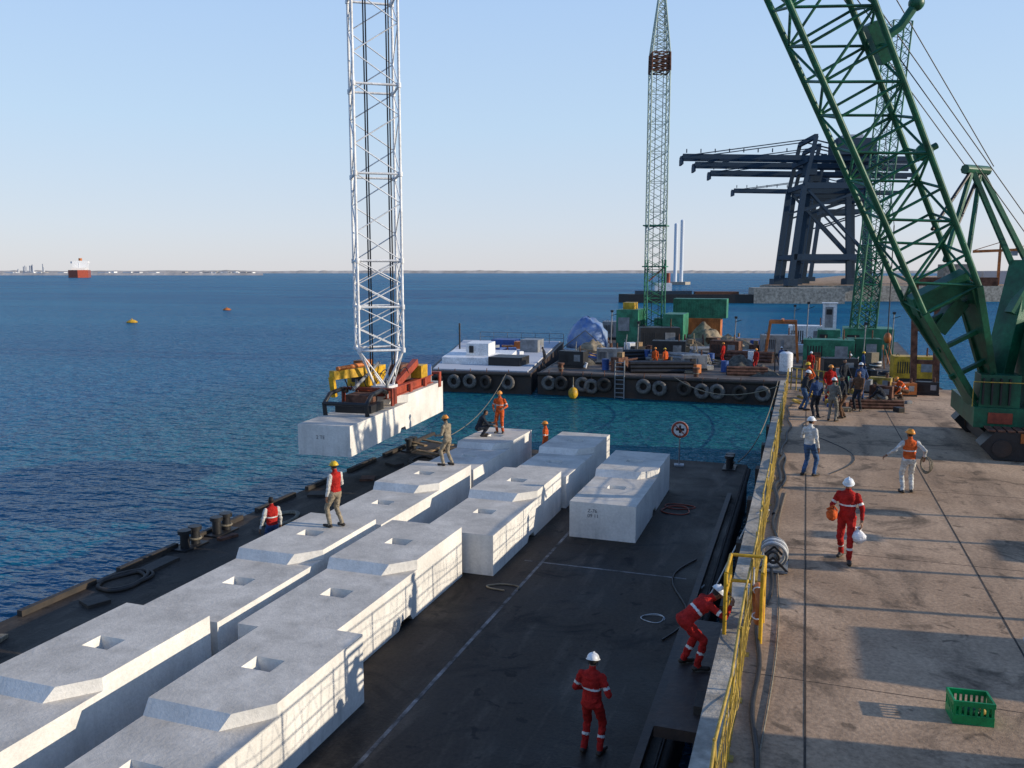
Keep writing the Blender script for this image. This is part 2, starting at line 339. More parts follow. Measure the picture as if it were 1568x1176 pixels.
for k in range(9):
    a=random.uniform(0,6); q.path([(.3+.15*k+.1*math.sin(t+a),3.2+.35*k+.5*t,z+.7+.35*math.sin(t*1.3+a)) for t in [i*.3 for i in range(8)]],.025,BLK,5)
for (x,y) in ((.35,4.3),(1.65,4.3),(.35,9.5),(1.65,9.5)): q.tube((x,y,z-.0),(x,y,z+.75),.06,GREY)
sp=q.obj('lifting_spreader',bevel=.012,loc=(-16.85,25.6,3.12),rz=rad(5.1))
q=MB(); A=rad(18.98+15); s=V((math.cos(A),math.sin(A),0)); c0=V((-16.15,30.5,0))
zs=[6.5,8.2,10.0,13.3,16.6,20.0,23.4]
for a,b in zip(zs[:-1],zs[1:]):
    C=q.lattice((c0.x,c0.y,a),(c0.x,c0.y,b),1.72,1.72,3 if b-a>2.5 else 2,.055,.024,WHT,s,'X' if a<9 else 'zig',horiz=9,n=8)
    for k in range(4): q.tube(C[0][k],C[0][(k+1)%4],.05,WHT,n=6)
    for p in C[0]: q.tube(p-V((0,0,.09)),p+V((0,0,.09)),.09,WHT,n=8)
foot=[V((-15.75,30.9,5.0)),V((-16.25,30.9,5.0)),V((-16.25,30.3,5.0)),V((-15.75,30.3,5.0))]
t=V((-s.y,s.x,0))
for k,(sx,sy) in enumerate(((1,1),(-1,1),(-1,-1),(1,-1))):
    p=c0+s*.86*sx+t*.86*sy+V((0,0,6.5)); q.tube(p,foot[k],.055,WHT)
    q.tube(p,foot[(k+1)%4],.03,WHT); 
q.bx((-16.4,30.2,4.92),(-15.6,31.0,5.02),WHT)
for dx,dy in ((-.3,-.1),(.62,.0)):
    for e in (-.05,.05): q.tube((c0.x+dx+e,c0.y+dy,5.4),(c0.x+dx+e,c0.y+dy,24),.028,BLK,n=6)
q.obj('lattice_mast')
# ---------------------------------------------------------------- main green crane
q=MB(); p0=V((5.57,31.2,5.66)); p1=V((.0,26.6,17.2)); ax=(p1-p0); sd=V((.9456,.3252,0))
pA=p0+ax*.28; pB=p0+ax*1.35
q.lattice(pA,pB,1.75,2.2,13,.095,.045,GRN,sd,'zig',d0=1.5,d1=1.8,horiz=1,n=8)
axn=ax.normalized(); x=(sd-axn*sd.dot(axn)).normalized(); y=axn.cross(x)
for sx in (-1,1):
    for sy in (-1,1):
        q.beam(p0+x*.35*sx+y*.3*sy,pA+x*.87*sx+y*.75*sy,.2,.2,GRN,up=y)
    q.beam(p0+x*.38*sx-axn*.4,pA+x*.80*sx+axn*.1,.08,1.0,GRN,up=y)
for t_ in (.07,.15,.23): q.beam(p0+ax*t_-x*.7,p0+ax*t_+x*.7,.14,.14,GRN,up=y)
q.beam(pA-x*.9,pA+x*.9,.7,.5,GRN,up=y); q.beam(p0+ax*.2-x*.5,p0+ax*.24+x*.5,.5,.35,GRN,up=y)
k=p0+ax*.86; q.path([k+x*1.0,k+x*1.7+V((0,0,.1)),k+x*2.1+V((0,0,.45))],.13,GRN,8); q.ell(k+x*2.15+V((0,0,.5)),(.22,.22,.22),GRN)
q.beam(k+x*1.0-axn*.6,k+x*1.0+axn*.6,.3,.4,GRN,up=y)
k=p0+ax*.6; q.ell(k+x*1.1,(.26,.26,.26),GRN); q.tube(k+x*.8,k+x*1.5,.1,GRN)
top=V((5.15,32.1,12.9))
for o_ in (-.5,.5):
    d=V((o_*.8,o_,0)); q.beam(top+d*.4,V((7.6,33.0,8.2))+d,.13,.16,GRN); q.beam(top+d*.4,V((4.6,31.2,9.9))+d,.12,.14,GRN)
    q.tube(top+d*.4,V((4.1,30.6,10.9))+d,.06,BLK)
q.tube(top-V((.4,.4,0)),top+V((.4,.4,0)),.16,GRN)
q.beam((6.8,32.2,9.9),(5.9,31.3,5.2),.75,.5,GRN); q.beam((7.0,33.2,9.9),(6.3,32.6,5.2),.5,.5,GRN)
q.beam((6.8,32.2,9.9),(8.6,33.0,8.6),.5,.5,GRN); q.beam((7.5,32.1,10.5),(6.4,31.6,8.2),.35,.35,GRN)
for e in (0,.35): q.tube((7.2+e,32.6,10.3),pB+x*(e-.3),.018,BLK,n=5)
for e in (-.3,.5): q.tube(top+V((e,0,.1)),pB+x*e*2,.018,BLK,n=5)
q.bx((5.3,30.4,4.6),(12,35,5.25),GRN); q.bx((6.9,30.5,5.25),(12.4,34.8,8.0),GRN); q.bx((5.45,30.5,5.25),(6.6,31.6,6.3),GRN)
q.bx((6.95,30.46,5.9),(8.6,30.5,7.5),BLK); q.bx((5.7,30.36,4.75),(6.4,30.4,5.1),RED)
for i in range(4): q.bx((5.5+i*.25,30.37,5.35),(5.55+i*.25,30.5,6.2),BLK)
q.path([(5.2,30.2,5.3),(5.2,30.2,6.1),(6.8,30.2,6.1),(6.8,30.2,5.3)],.02,YEL,6)
q.tube((8.2,32.6,4.1),(8.2,32.6,4.6),1.7,BLK,n=24)
for yy in (29.6,34.6):
    q.prism([(5.4,4.15),(5.8,3.72),(11.5,3.72),(12,4.15),(11.5,4.62),(5.8,4.62)],yy,yy+.9,BLK,'y')
    for i in range(24):
        t_=5.6+i*.27; q.bx((t_,yy-.04,4.62),(t_+.2,yy+.94,4.67),RUST)
    for i in range(7): q.tube((6.0+i*.9,yy-.05,4.1),(6.0+i*.9,yy+.95,4.1),.28,HULL,n=14)
q.bx((5.8,30.5,3.9),(11,34.6,4.3),BLK); q.bx((6.5,29.55,4.3),(9,29.6,4.6),ORG)
q.obj('crawler_crane',bevel=.012)
# ---------------------------------------------------------------- far barges
q=MB(); q.prism([(-28.5,62),(-20,62.8),(-25.5,92),(-37,90)],-1,1.68,HULL); q.prism([(-28.2,62.4),(-20.4,63.1),(-25.8,91.6),(-36.7,89.7)],1.685,1.8,PALE)
q.path([(-28.5,61.9,1.55),(-20,62.7,1.55)],.15,RUB,8)
q.prism([(-29,66),(-23.3,66.5),(-25,74),(-31,73.5)],1.8,2.35,WHT); q.prism([(-27.6,68),(-25.6,68.2),(-26,71),(-28.1,70.8)],2.35,3.4,WHT)
q.bx((-27.3,67.95,2.6),(-26.9,68.0,3.2),BLK); 
for i in range(7): 
    a=V((-34+i*1.6,88,1.8)); q.tube(a,a+V((0,0,1.1)),.035,GREY)
q.path([(-34,88,2.9),(-24.4,88,2.9)],.035,GREY); q.path([(-34,88,2.4),(-24.4,88,2.4)],.03,GREY)
q.tube((-31.5,76,1.8),(-31.5,76,4.6),.09,BLK); q.bx((-30.5,82,1.8),(-28,84,2.6),BLUE); q.bx((-24.8,66,1.8),(-22,68.5,2.5),BLK); q.bx((-26,78,1.8),(-24.2,80,3.0),GREY)
for i in range(14):
    a=random.uniform(-30,-24);b=random.uniform(75,87); w_=random.uniform(.4,1.3); q.box((a,b,1.8+w_*.3),(w_,w_*.7,w_*.6),random.choice([GREY,BLK,WHT,ORG,BLUE]),rz=random.uniform(0,2))
q.obj('survey_pontoon',bevel=.03)
q=MB(); q.prism([(-19.6,63.2),(9,63.2),(10,104),(-24,104)],-1,1.68,HULL); q.prism([(-19.3,63.5),(8.7,63.5),(9.7,103.5),(-23.5,103.5)],1.69,1.75,M('far_deck',(.13,.10,.08),var=.6,s=.6))
q.path([(-19.6,63.1,1.62),(9,63.1,1.62)],.14,RUB,8)
for x in (-13.4,-12.7): q.tube((x,63.0,-.2),(x,63.0,2.9),.05,GREY)
for i in range(9): q.tube((-13.4,63.0,.1+i*.33),(-12.7,63.0,.1+i*.33),.035,GREY)
q.obj('crane_barge')
t=MB(); t.torus((0,0,0),(0,1,0),.42,.17,RUB,20,8); t.tube((0,.12,.5),(0,.2,1.1),.03,RUST); tm=t.mesh('tire_fender')
tyr=[(-27.6,62),(-26.2,62.1),(-24.9,62.2),(-23.6,62.35),(-21.8,62.5)]+[(x,63.0) for x in (-18.6,-17.6,-15.9,-15.2,-14.2,-11.2,-10.0,-8.2,-6.9,-5.8,-4.2,-2.6)]
TG=M('tire_grey',(.15,.14,.13),rough=.85,var=.5,s=5)
t2=MB(); t2.torus((0,0,0),(0,1,0),.42,.17,TG,20,8); t2.tube((0,.12,.5),(0,.2,1.0),.03,RUST); tm2=t2.mesh('tire_fender')
for i,(x,y) in enumerate(tyr): inst('tire_fender',tm2 if i%3 else tm,(x,y-.15,.95+random.uniform(-.12,.1)),rz=rad(random.uniform(-12,12)))
q=MB(); q.ell((0,0,0),(.38,.38,.45),MYEL); q.tube((0,0,.4),(0,0,1.2),.04,ROPE); q.torus((0,0,.5),(1,0,0),.1,.03,GREY,10,6); q.obj('mooring_buoy',loc=(-16.3,61.6,.45))
def bar(t): return GRN3 if t<.26 else (GRN2)
q=MB(); q.lattice((-15,89.7,3.8),(-15,89.7,29.6),1.85,1.85,26,.085,.036,GRN2,(.9456,.3252,0),'X',horiz=3,n=6,mats=bar)
q.lattice((-15,89.7,29.6),(-15,89.7,31.4),1.85,1.8,4,.11,.07,RUST,(.9456,.3252,0),'X',horiz=1)
q.lattice((-15,89.7,31.4),(-14.9,89.7,37.5),1.8,.5,8,.08,.045,GRN2,(.9456,.3252,0),'X',horiz=1)
for z in (10.0,14.2): q.bx((-16.2,88.6,z),(-13.8,90.8,z+.12),GRN3)
q.bx((-18.6,87.6,1.75),(-16.3,92,5.6),GRN3); q.bx((-13.8,87.8,1.75),(-11.7,92,5.2),GRN3); q.bx((-16.3,88.6,1.75),(-13.8,91,3.8),GRN3); q.bx((-18.4,87.55,3.4),(-17.2,87.6,4.8),GREY)
q.bx((-18.2,89,5.6),(-17,91,6.3),MYEL); q.tube((-15.3,89.7,4),(-15.3,89.7,36),.04,BLK); q.tube((-14.6,89.7,4),(-14.6,89.7,36),.04,BLK)
q.obj('derrick_crane',bevel=.02)
q=MB(); q.lattice((5.3,88,3.5),(7.0,88,32),1.7,1.7,28,.085,.036,GRN3,(.9456,.3252,0),'X',horiz=3,n=6)
q.bx((3.6,86.5,1.75),(8,90.5,4.2),GRN3); q.bx((3.9,86.45,2.4),(5,86.5,3.6),BLK); q.tube((5.4,88,3),(7.0,88,32),.04,BLK); q.lattice((5.3,88,3.5),(5.75,88,12),1.76,1.76,7,.11,.06,GRN,(.9456,.3252,0),'X',horiz=2)
q.obj('derrick_crane',bevel=.02)
def container(loc,L,H,W,mat,rz=0,name='shipping_container'):
    q=MB(); q.bx((0,0,0),(L,W,H),mat)
    n=int(L/.28)
    for i in range(n):
        x=.15+i*(L-.3)/n
        q.bx((x,-.035,.18),(x+.13,0,H-.18),mat)
    for x in (0,L-.12): q.bx((x,-.06,0),(x+.12,-.001,H),mat)
    for z in (0,H-.14): q.bx((.12,-.06,z),(L-.12,-.001,z+.14),mat)
    m=int(W/.28)
    for i in range(m):
        y=.15+i*(W-.3)/m
        q.bx((-.035,y,.18),(0,y+.13,H-.18),mat)
    return q.obj(name,loc=loc,rz=rz)
container((-12.6,99,1.75),3.6,2.5,2.4,ORG); container((-14.4,99.2,4.25),6.0,2.2,2.4,GRN3); container((-16.6,99.3,1.75),3.9,2.4,2.3,GRN3)
container((9.6,14.0,3.7),6.0,2.5,1.9,BLUE,name='unseen_shadow_container'); container((7.2,9.6,3.7),6.0,2.6,2.2,GREY,name='unseen_shadow_container'); container((13,20.5,3.7),6.0,2.6,1.4,ORG,name='unseen_shadow_container')  # invented containers out of frame, added to throw shadows across the quay
q=MB()
for i in range(4):
    px_,py_=(8.6+i*.9,16.6+i*2.3); q.tube((px_,py_,3.7),(px_,py_,6.4),.06,GREY); q.box((px_,py_,6.4),(.5,.5,.3),YEL)
    q.box((px_,py_,3.8),(.6,.6,.2),CONC)
q.obj('unseen_shadow_stands')  # made-up stands out of view, added for their long shadows on the deck
# ---- barge clutter
random.seed(3)
TARP=M('blue_tarpaulin',(.05,.13,.34),rough=.55,var=.6,s=.9,bump=.9,bs=1.6,col2=(.25,.32,.42))
q=MB(); q.ell((-21.2,86,1.7),(2.2,2.0,3.1),TARP,nu=22,nv=9,z0=0,jit=.07); q.path([(-23.4,84.2,1.8),(-21,83.9,3.6),(-18.9,84.4,1.8)],.05,ROPE); q.obj('tarpaulin_covered_stack')
for (x,y,rx,h,sd_) in ((-19,79,1.9,1.5,1),(-10,92,2.6,2.3,2),(-6.8,86,3.0,1.6,5),):
    q=MB(); q.heap((x,y,1.72),rx,rx*.8,h,SAND,seed=sd_); q.obj('sand_heap')
NET=M('net_heap',(.11,.10,.08),rough=.95,var=.6,s=2.5,bump=.9,bs=5)
for (x,y,rx,h,sd_) in ((-18.3,70,1.8,1.2,11),(-9.5,81,2.2,1.2,12),(-5.0,72,1.8,1.0,13),(-13.5,84,1.6,1.3,14),(-3.0,67,1.4,.8,15)):
    q=MB(); q.heap((x,y,1.73),rx,rx*.8,h,NET,seed=sd_); q.obj('fishing_net_heap')
def drum(loc,mat):
    q=MB(); q.tube((0,0,0),(0,0,.88),.29,mat,n=18)
    for z in (.02,.3,.58,.86): q.torus((0,0,z),(0,0,1),.29,.015,mat,18,5)
    q.tube((.15,0,.88),(.15,0,.91),.03,BLK); q.obj('oil_drum',loc=loc)
for i in range(14): drum((random.uniform(-18,7),random.uniform(65,84),1.75),random.choice([BLUE,RUST,BLK,GRN3,GREY]))
def genset(loc,mat,rz=0,s=1,name='generator_set'):
    q=MB(); q.bx((0,0,.2*s),(2.4*s,1.2*s,1.5*s),mat); q.bx((-.05,-.05,0),(2.45*s,1.25*s,.18*s),BLK)
    for i in range(6): q.bx((.2*s+i*.13*s,-.02,.5*s),(.26*s+i*.13*s,0,1.2*s),BLK)
    q.bx((1.5*s,-.02,.6*s),(2.1*s,-.003,1.2*s),GREY); q.tube((1.9*s,.5*s,1.5*s),(1.9*s,.5*s,2.0*s),.06,RUST)
    for x in (.3,2.0): q.torus((x*s,.6*s,1.52*s),(0,1,0),.08*s,.02*s,BLK,10,5)
    q.obj(name,bevel=.03,loc=loc,rz=rz)
for loc,m_,rz,s_ in (((-16.5,70,1.75),GREY,.2,.9),((-19,67,1.75),BLK,-.1,.9),((-12.5,74,1.75),BLK,.1,1.2),((-9,68,1.75),GREY,.3,.8),((0,72,1.75),GRN3,0,1.6),((-3.6,82,1.75),GREY,.2,1.3),((3.0,78,1.75),GRN,.1,1.4),((-8,78,1.75),RUST,-.2,1.1),((1.5,66,1.75),BLK,.2,1.0),((6.2,66,1.75),MYEL,.1,1.2),((-15,82,1.75),BLK,.3,1.6),((-1.5,90,1.75),WHT,0,1.6),((-22,96,1.75),GREY,0,1.4)): genset(loc,m_,rz,s_)
def pipes(loc,L,rz,mat,n=5,r=.16,name='pipe_bundle'):
    q=MB(); 
    for row in range(3):
        for i in range(n-row):
            z=r+row*r*1.75; x=(i+row*.5)*2*r
            q.tube((x,0,z),(x,L,z),r,mat,n=12); q.tube((x,-.004,z),(x,.01,z),r*.8,BLK,n=12)
    q.bx((-.3,L*.2,-.02),(n*2*r,L*.2+.1,.0),ROPE); q.obj(name,loc=loc,rz=rz)
pipes((-13,66,1.75),5,rad(-70),BLK); pipes((-8,72,1.75),6,rad(60),GREY); pipes((-5.5,66.5,1.75),3,rad(-80),RUST,4,.12); pipes((-17.5,74,1.75),5,rad(-60),BLK); pipes((-11.6,80,1.75),5,rad(-75),GREY,6); pipes((-2.5,76,1.75),4,rad(80),RUST)
q=MB(); TIM=M('timber',(.30,.20,.11),rough=.9,var=.5,s=4)
for i in range(110):
    x=random.uniform(-18.5,7.5); y=random.uniform(65.5,96); k=random.random(); a=random.uniform(0,3.1); m_=random.choice([RUST,GREY,BLK,TIM,TIM,NET,SAND,ROPE,BLUE,ORG,WHT])
    if k<.45:
        w_=random.uniform(.4,1.6); h_=random.uniform(.3,1.3); q.box((x,y,1.75+h_/2),(w_,w_*random.uniform(.5,1),h_),m_,rz=a)
        if random.random()<.5: q.box((x+.1,y,1.75+h_+.2),(w_*.5,w_*.4,.4),random.choice([RUST,BLK,TIM]),rz=a+.4)
    elif k<.7:
        L_=random.uniform(1,3.5); 
        for j in range(4): q.tube((x,y+j*.12,1.85+.1*j),(x+L_*math.cos(a),y+j*.12+L_*math.sin(a),1.85+random.uniform(0,.5)),.06,m_,n=6)
    elif k<.85:
        h_=random.uniform(1.0,2.6); q.tube((x,y,1.75),(x+random.uniform(-.4,.4),y,1.75+h_),.05,m_,n=6); q.tube((x+.5,y,1.75),(x,y,1.75+h_*.8),.04,m_,n=6)
    else:
        for j in range(3): q.torus((x,y,1.82+j*.11),(0,0,1),.45-.04*j,.07,random.choice([BLK,ROPE,WROPE]),16,6)
q.obj('deck_cargo',bevel=.015)
q=MB()
for y in (77,79):
    q.beam((-3.2,y,1.75),(-2.8,y,5.2),.18,.18,ORG); q.beam((-.4,y,1.75),(-.7,y,5.2),.18,.18,ORG); q.beam((-2.9,y,5.2),(-.6,y,5.2),.2,.25,ORG)
q.beam((-1.8,76.8,5.35),(-1.8,79.2,5.35),.2,.2,ORG); q.obj('steel_gantry_frame')
q=MB(); q.tube((0,0,.2),(0,0,1.5),.5,WHT,n=20); q.ell((0,0,1.5),(.5,.5,.22),WHT,z0=0,nu=20); q.tube((0,0,1.7),(0,0,1.85),.13,BLK); q.bx((-.5,-.5,0),(.5,.5,.2),GREY); q.obj('water_tank',loc=(-1.2,68.5,1.75)); 
q=MB(); q.bx((0,0,0),(1.2,1.2,2.4),WHT); q.bx((.2,-.02,.2),(.9,0,2.1),GREY); q.bx((-.1,-.1,2.4),(1.3,1.3,2.5),WHT); q.bx((.3,-.04,1.4),(.8,-.02,1.9),BLK); q.obj('site_cabin',loc=(1.6,84,4.2)); q=MB(); q.bx((1.2,83.6,1.75),(3.2,85.6,4.2),GRN3); q.bx((1.4,83.55,2.2),(2.1,83.6,3.8),BLK); q.obj('winch_house',bevel=.03)
q=MB()
q.tube((0,0,.9),(1.6,0,.9),.5,ROPE,n=20); q.tube((-.1,0,.9),(0,0,.9),.9,RUST,n=24); q.tube((1.6,0,.9),(1.7,0,.9),.9,RUST,n=24); q.bx((-.3,-.7,0),(1.9,.7,.12),BLK); q.obj('cable_drum',loc=(-10.8,83,1.75),rz=.2); 
for (x,y) in ((-18,64.2),(-7.5,64.2),(-20.5,75)):
    q=MB(); q.tube((0,0,0),(0,0,.6),.18,RUST,n=14); q.tube((0,0,.55),(0,0,.68),.27,RUST,n=14); q.torus((0,0,.25),(0,0,1),.21,.04,ROPE,14,6); q.obj('bollard',loc=(x,y,1.75))
q=MB()
for i,(x,y,h) in enumerate(((-17.5,80,4),(-14.2,76,3.2),(-6,80,3.6),(-1,86,4.5),(4.6,74,3.6),(0.2,80,5),(7.2,80,4.2))):
    q.tube((x,y,1.75),(x+.1,y,1.75+h),.05,GREY,n=6); q.tube((x,y,1.75+h*.9),(x+.6,y,1.75+h*.95),.03,BLK,n=5); q.box((x+.1,y,1.8+h),(.25,.2,.2),BLK)
q.obj('barge_mast_lights')
def rope(pts,r,mat,name='mooring_rope'):
    q=MB(); q.path(pts,r,mat,6); return q.obj(name)
def cat(a,b,sag,n=16): a=V(a);b=V(b); return [a.lerp(b,i/n)-V((0,0,sag*4*(i/n)*(1-i/n))) for i in range(n+1)]
rope(cat((-9,63.2,1.8),(-.9,45.5,3.8),.9),.03,ROPE); rope(cat((-1.6,63.2,1.8),(-2.3,35,1.9),1.0),.03,ROPE); rope(cat((-22,62.5,1.6),(-15.6,35.3,1.9),.8),.02,ROPE)
def loop(c,rx,ry,r,mat,name='coiled_rope',turns=1.0,seed=0,ph=0):
    pts=[]
    for i in range(int(40*turns)+1):
        t=i/40*2*math.pi+ph; k=1+.45*noise.noise(V((t*.6,seed,0)))
        pts.append((c[0]+rx*k*math.cos(t),c[1]+ry*k*math.sin(t),c[2]+r+.012*(i//40)))
    q=MB(); q.path(pts,r,mat,6); q.obj(name)
loop((-6.9,19.3,1.7),.4,.2,.022,SAND,turns=.8); loop((-3.8,27.7,1.7),.45,.5,.018,RED,turns=1.7,seed=3); loop((-3.7,28.2,1.7),.5,.3,.018,RED,turns=1.2,seed=9)
loop((-3.0,18.6,1.7),.26,.22,.009,WROPE,turns=1.6,seed=5); loop((-3.1,12.0,1.7),.4,.3,.016,BLK,turns=1.3,seed=6)
rope([(-2.6+.35*math.sin(i*.5),17.5+i*.42,1.73) for i in range(14)],.022,BLK,'deck_hose')
rope([(-2.1,21,1.75),(-2.3,20.2,1.74),(-2.0,19.6,1.74),(-1.7,20,2.2),(-1.0,20.5,3.8),(-.6,20.8,3.9)],.02,WROPE,'deck_hose')
for (x,y) in ((-16.5,20.8),(-16.5,19.4),(-16.4,9),(-16.3,33.6),(-2.6,34.6)):
    q=MB()
    for d in (-.22,.22):
        q.tube((0,d,0),(0,d,.5),.13,BLK,n=14); q.tube((0,d,.45),(0,d,.56),.19,BLK,n=14)
    q.bx((-.25,-.5,0),(.25,.5,.05),BLK); q.torus((0,.22,.2),(0,0,1),.16,.035,ROPE,14,6); q.obj('mooring_bollard',loc=(x,y,1.7))
for i,(x,y) in enumerate(((-16.2,16.5),(-15.6,22.5),(-14.9,31.8),(-16.0,11.5),(-14.5,33.8))):
    loop((x,y,1.7),.45,.7,.045,ROPE if i%2 else RUB,turns=2.6,seed=i*3)
q=MB()
for i in range(14): 
    a=random.uniform(0,3.1); x=-14.4+random.uniform(-1.6,2.2); y=33.6+random.uniform(-1.0,1.2); L_=random.uniform(.8,2.0)
    q.beam((x,y,1.76+.05*i%.3),(x+L_*math.cos(a),y+L_*math.sin(a),1.8+.05*i%.3),.18,.06,TIM)
for i in range(9):
    y=10+i*2.6; q.box((-15.9+random.uniform(-.4,.4),y,1.74),(random.uniform(.15,.7),random.uniform(.4,1.2),.08),random.choice([ROPE,RUST,RUB]),rz=random.uniform(-.6,.6))
q.obj('timber_dunnage')
q=MB(); q.tube((0,0,0),(0,0,1.3),.03,GREY); q.tube((0,-.015,1.5),(0,.015,1.5),.35,WHT,n=32); 
q.torus((0,-.02,1.5),(0,1,0),.30,.045,RED,32,6); q.beam((-.2,-.045,1.7),(.2,-.045,1.3),.03,.06,RED,up=(0,1,0)); q.bx((-.17,-.028,1.46),(.17,-.02,1.56),BLK);q.bx((-.04,-.032,1.36),(.04,-.029,1.68),BLK); q.tube((0,.03,1.2),(0,.03,1.8),.025,GREY); q.bx((-.2,-.2,0),(.2,.2,.06),GREY)
q.obj('prohibition_sign',loc=(-4.6,34.4,1.7),rz=rad(8))
# ---------------------------------------------------------------- fence
q=MB(); X=-.66
ys=[4+i*1.5 for i in range(28)]
for i,y in enumerate(ys):
    lx=random.uniform(-.04,.04); q.tube((X,y,3.7),(X+lx,y+random.uniform(-.04,.04),4.78),.02,YEL); q.bx((X-.055,y-.07,3.7),(X+.07,y+.07,3.715),YEL)
for z,r in ((4.76,.019),(4.28,.015)):
    q.path([(X+random.uniform(-.035,.035),y,z+random.uniform(-.03,.025)) for y in ys],r,YEL,8)
for k,z in enumerate((3.9,4.1,4.5)):
    q.path([(X+.03+.03*math.sin(y*2+k),3.9+y,z+.08*math.sin(y*2.1+k)) for y in [i*.3 for i in range(138)]],.007,YEL,4)
for i in range(270):
    y=4+i*.15; q.path([(X+.03,y,3.86),(X+.035,y+.12*math.sin(i*1.7),4.3),(X+.03,y+.08*math.sin(i*2.9),4.70)],.005,YEL,3)
q.obj('safety_fence')
q=MB()
for (a,b) in (((-1.0,13.35),(-1.0,14.3)),((-.45,13.5),(-.45,14.35))):
    for p in (a,b): q.tube((p[0],p[1],3.7),(p[0],p[1],4.85),.032,MYEL)
    for z in (4.85,4.5,4.15): q.tube((a[0],a[1],z),(b[0],b[1],z),.03,MYEL)
q.tube((-1.0,14.3,4.85),(-.45,14.35,4.85),.03,MYEL); q.tube((-1.0,14.3,4.4),(-.45,14.35,4.4),.03,MYEL)
q.obj('access_gate')
q=MB(); q.torus((-.52,13.9,4.2),(1,.15,0),.28,.07,ORG,26,10)
for a in range(4): 
    t_=a*math.pi/2+.4; q.torus((-.52,13.9+.28*math.cos(t_),4.2+.28*math.sin(t_)),(0,-math.sin(t_),math.cos(t_)),.075,.012,WHT,10,5)
q.tube((-.6,13.9,4.5),(-.6,13.9,4.8),.015,WROPE); q.obj('life_ring')
rope([(-.42+.07*math.sin(y*.8)+.05*math.sin(y*2.1),y,3.74) for y in [3+i*.4 for i in range(92)]],.035,BLK,'air_hose')
rope([(-.28+.09*math.sin(y*.5+1),y,3.72) for y in [3+i*.4 for i in range(52)]],.013,ROPE,'air_hose')
rope([(-.5+.06*math.sin(i*.9),21+i*.4,3.75+abs(.18*math.sin(i*.35))) for i in range(20)],.05,BLK,'air_hose')
rope([(.9+.8*math.sin(i*.33),26+i*.55,3.715) for i in range(24)],.012,BLK,'air_hose')
q=MB()
for i in range(7): q.torus((-.38+.02*math.sin(i*2),17.0+i*.07,4.02),(.15*math.sin(i),1,.12*math.cos(i*2)),.25-.012*(i%3),.026,WROPE if i%3 else GREY,22,6)
q.torus((-.38,16.9,4.02),(0,1,0),.11,.03,BLK,16,6); q.bx((-.7,16.85,3.72),(-.1,17.6,3.76),GREY)
for y in (16.88,17.6): q.beam((-.65,y,3.75),(-.38,y,4.02),.04,.04,BLK); q.beam((-.1,y,3.75),(-.38,y,4.02),.04,.04,BLK)
q.obj('hose_reel')
q=MB()
for i in range(8):
    a=V((-.5+.25*i,44.5-.2*i,3.7)); q.tube(a,a+V((0,0,1.1)),.03,YEL)
for z in (4.3,4.8): q.tube((-.5,44.5,z),(1.25,43.1,z),.03,YEL)
for i in range(5): q.torus((-.1+.2*i,39+i*.9,3.9+.05*i),(0.3,.2*i,1),.25,.05,YEL,16,6)
q.obj('yellow_barrier')
def crate(loc,mat,name,L=.52,W=.36,H=.32,rz=0):
    q=MB(); t_=.02; nb=5
    q.bx((0,0,0),(L,W,.02),mat)
    for (a,b) in (((0,0),(L,t_)),((0,W-t_),(L,W)),((0,t_),(t_,W-t_)),((L-t_,t_),(L,W-t_))):
        q.bx((a[0],a[1],.02),(b[0],b[1],.13),mat); q.bx((a[0]-.005,a[1]-.005,H-.07),(b[0]+.005,b[1]+.005,H),mat)
    for x in [i*(L-.04)/7 for i in range(8)]:
        for y in (0,W-t_): q.bx((x,y+.002,.13),(x+.035,y+t_-.002,H-.07),mat)
    for y in [i*(W-.04)/5 for i in range(1,5)]:
        for x in (0,L-t_): q.bx((x+.002,y,.13),(x+t_-.002,y+.035,H-.07),mat)
    q.obj(name,loc=loc,rz=rz,bevel=.004)
crate((2.07,11.8,3.7),paint('green_plastic',(.0,.26,.07),rough=.4),'plastic_crate',.50,.38,.32,rz=.1)
q=MB(); q.ell((2.3,11.95,3.84),(.12,.09,.07),GRN,jit=.1); q.ell((2.42,12.0,3.83),(.08,.07,.06),YEL,jit=.1); q.obj('work_gloves')
def bag(loc,r,mat,name='plastic_bag'):
    q=MB(); n=20;vs=[];fs=[]
    for i in range(13):
        p=i/12; rr=(math.sin(math.pi*min(1,p*1.15+.02))**.6 if p<.82 else .25+.2*(p-.82)/.18)
        for j in range(n):
            t_=2*math.pi*j/n; k=rr*(1+.18*noise.noise(V((math.cos(t_)*3,math.sin(t_)*3,p*5))))
            vs.append((r*k*math.cos(t_),r*.8*k*math.sin(t_),r*2.3*p))
    for i in range(12):
        for j in range(n): fs.append((i*n+j,i*n+(j+1)%n,(i+1)*n+(j+1)%n,(i+1)*n+j))
    q.add(vs,fs,mat,True); q.obj(name,loc=loc)
BAGM=M('bag_white',(.7,.7,.72),rough=.5,bump=.8,bs=8)
bag((3.62,14.7,3.7),.13,BAGM)
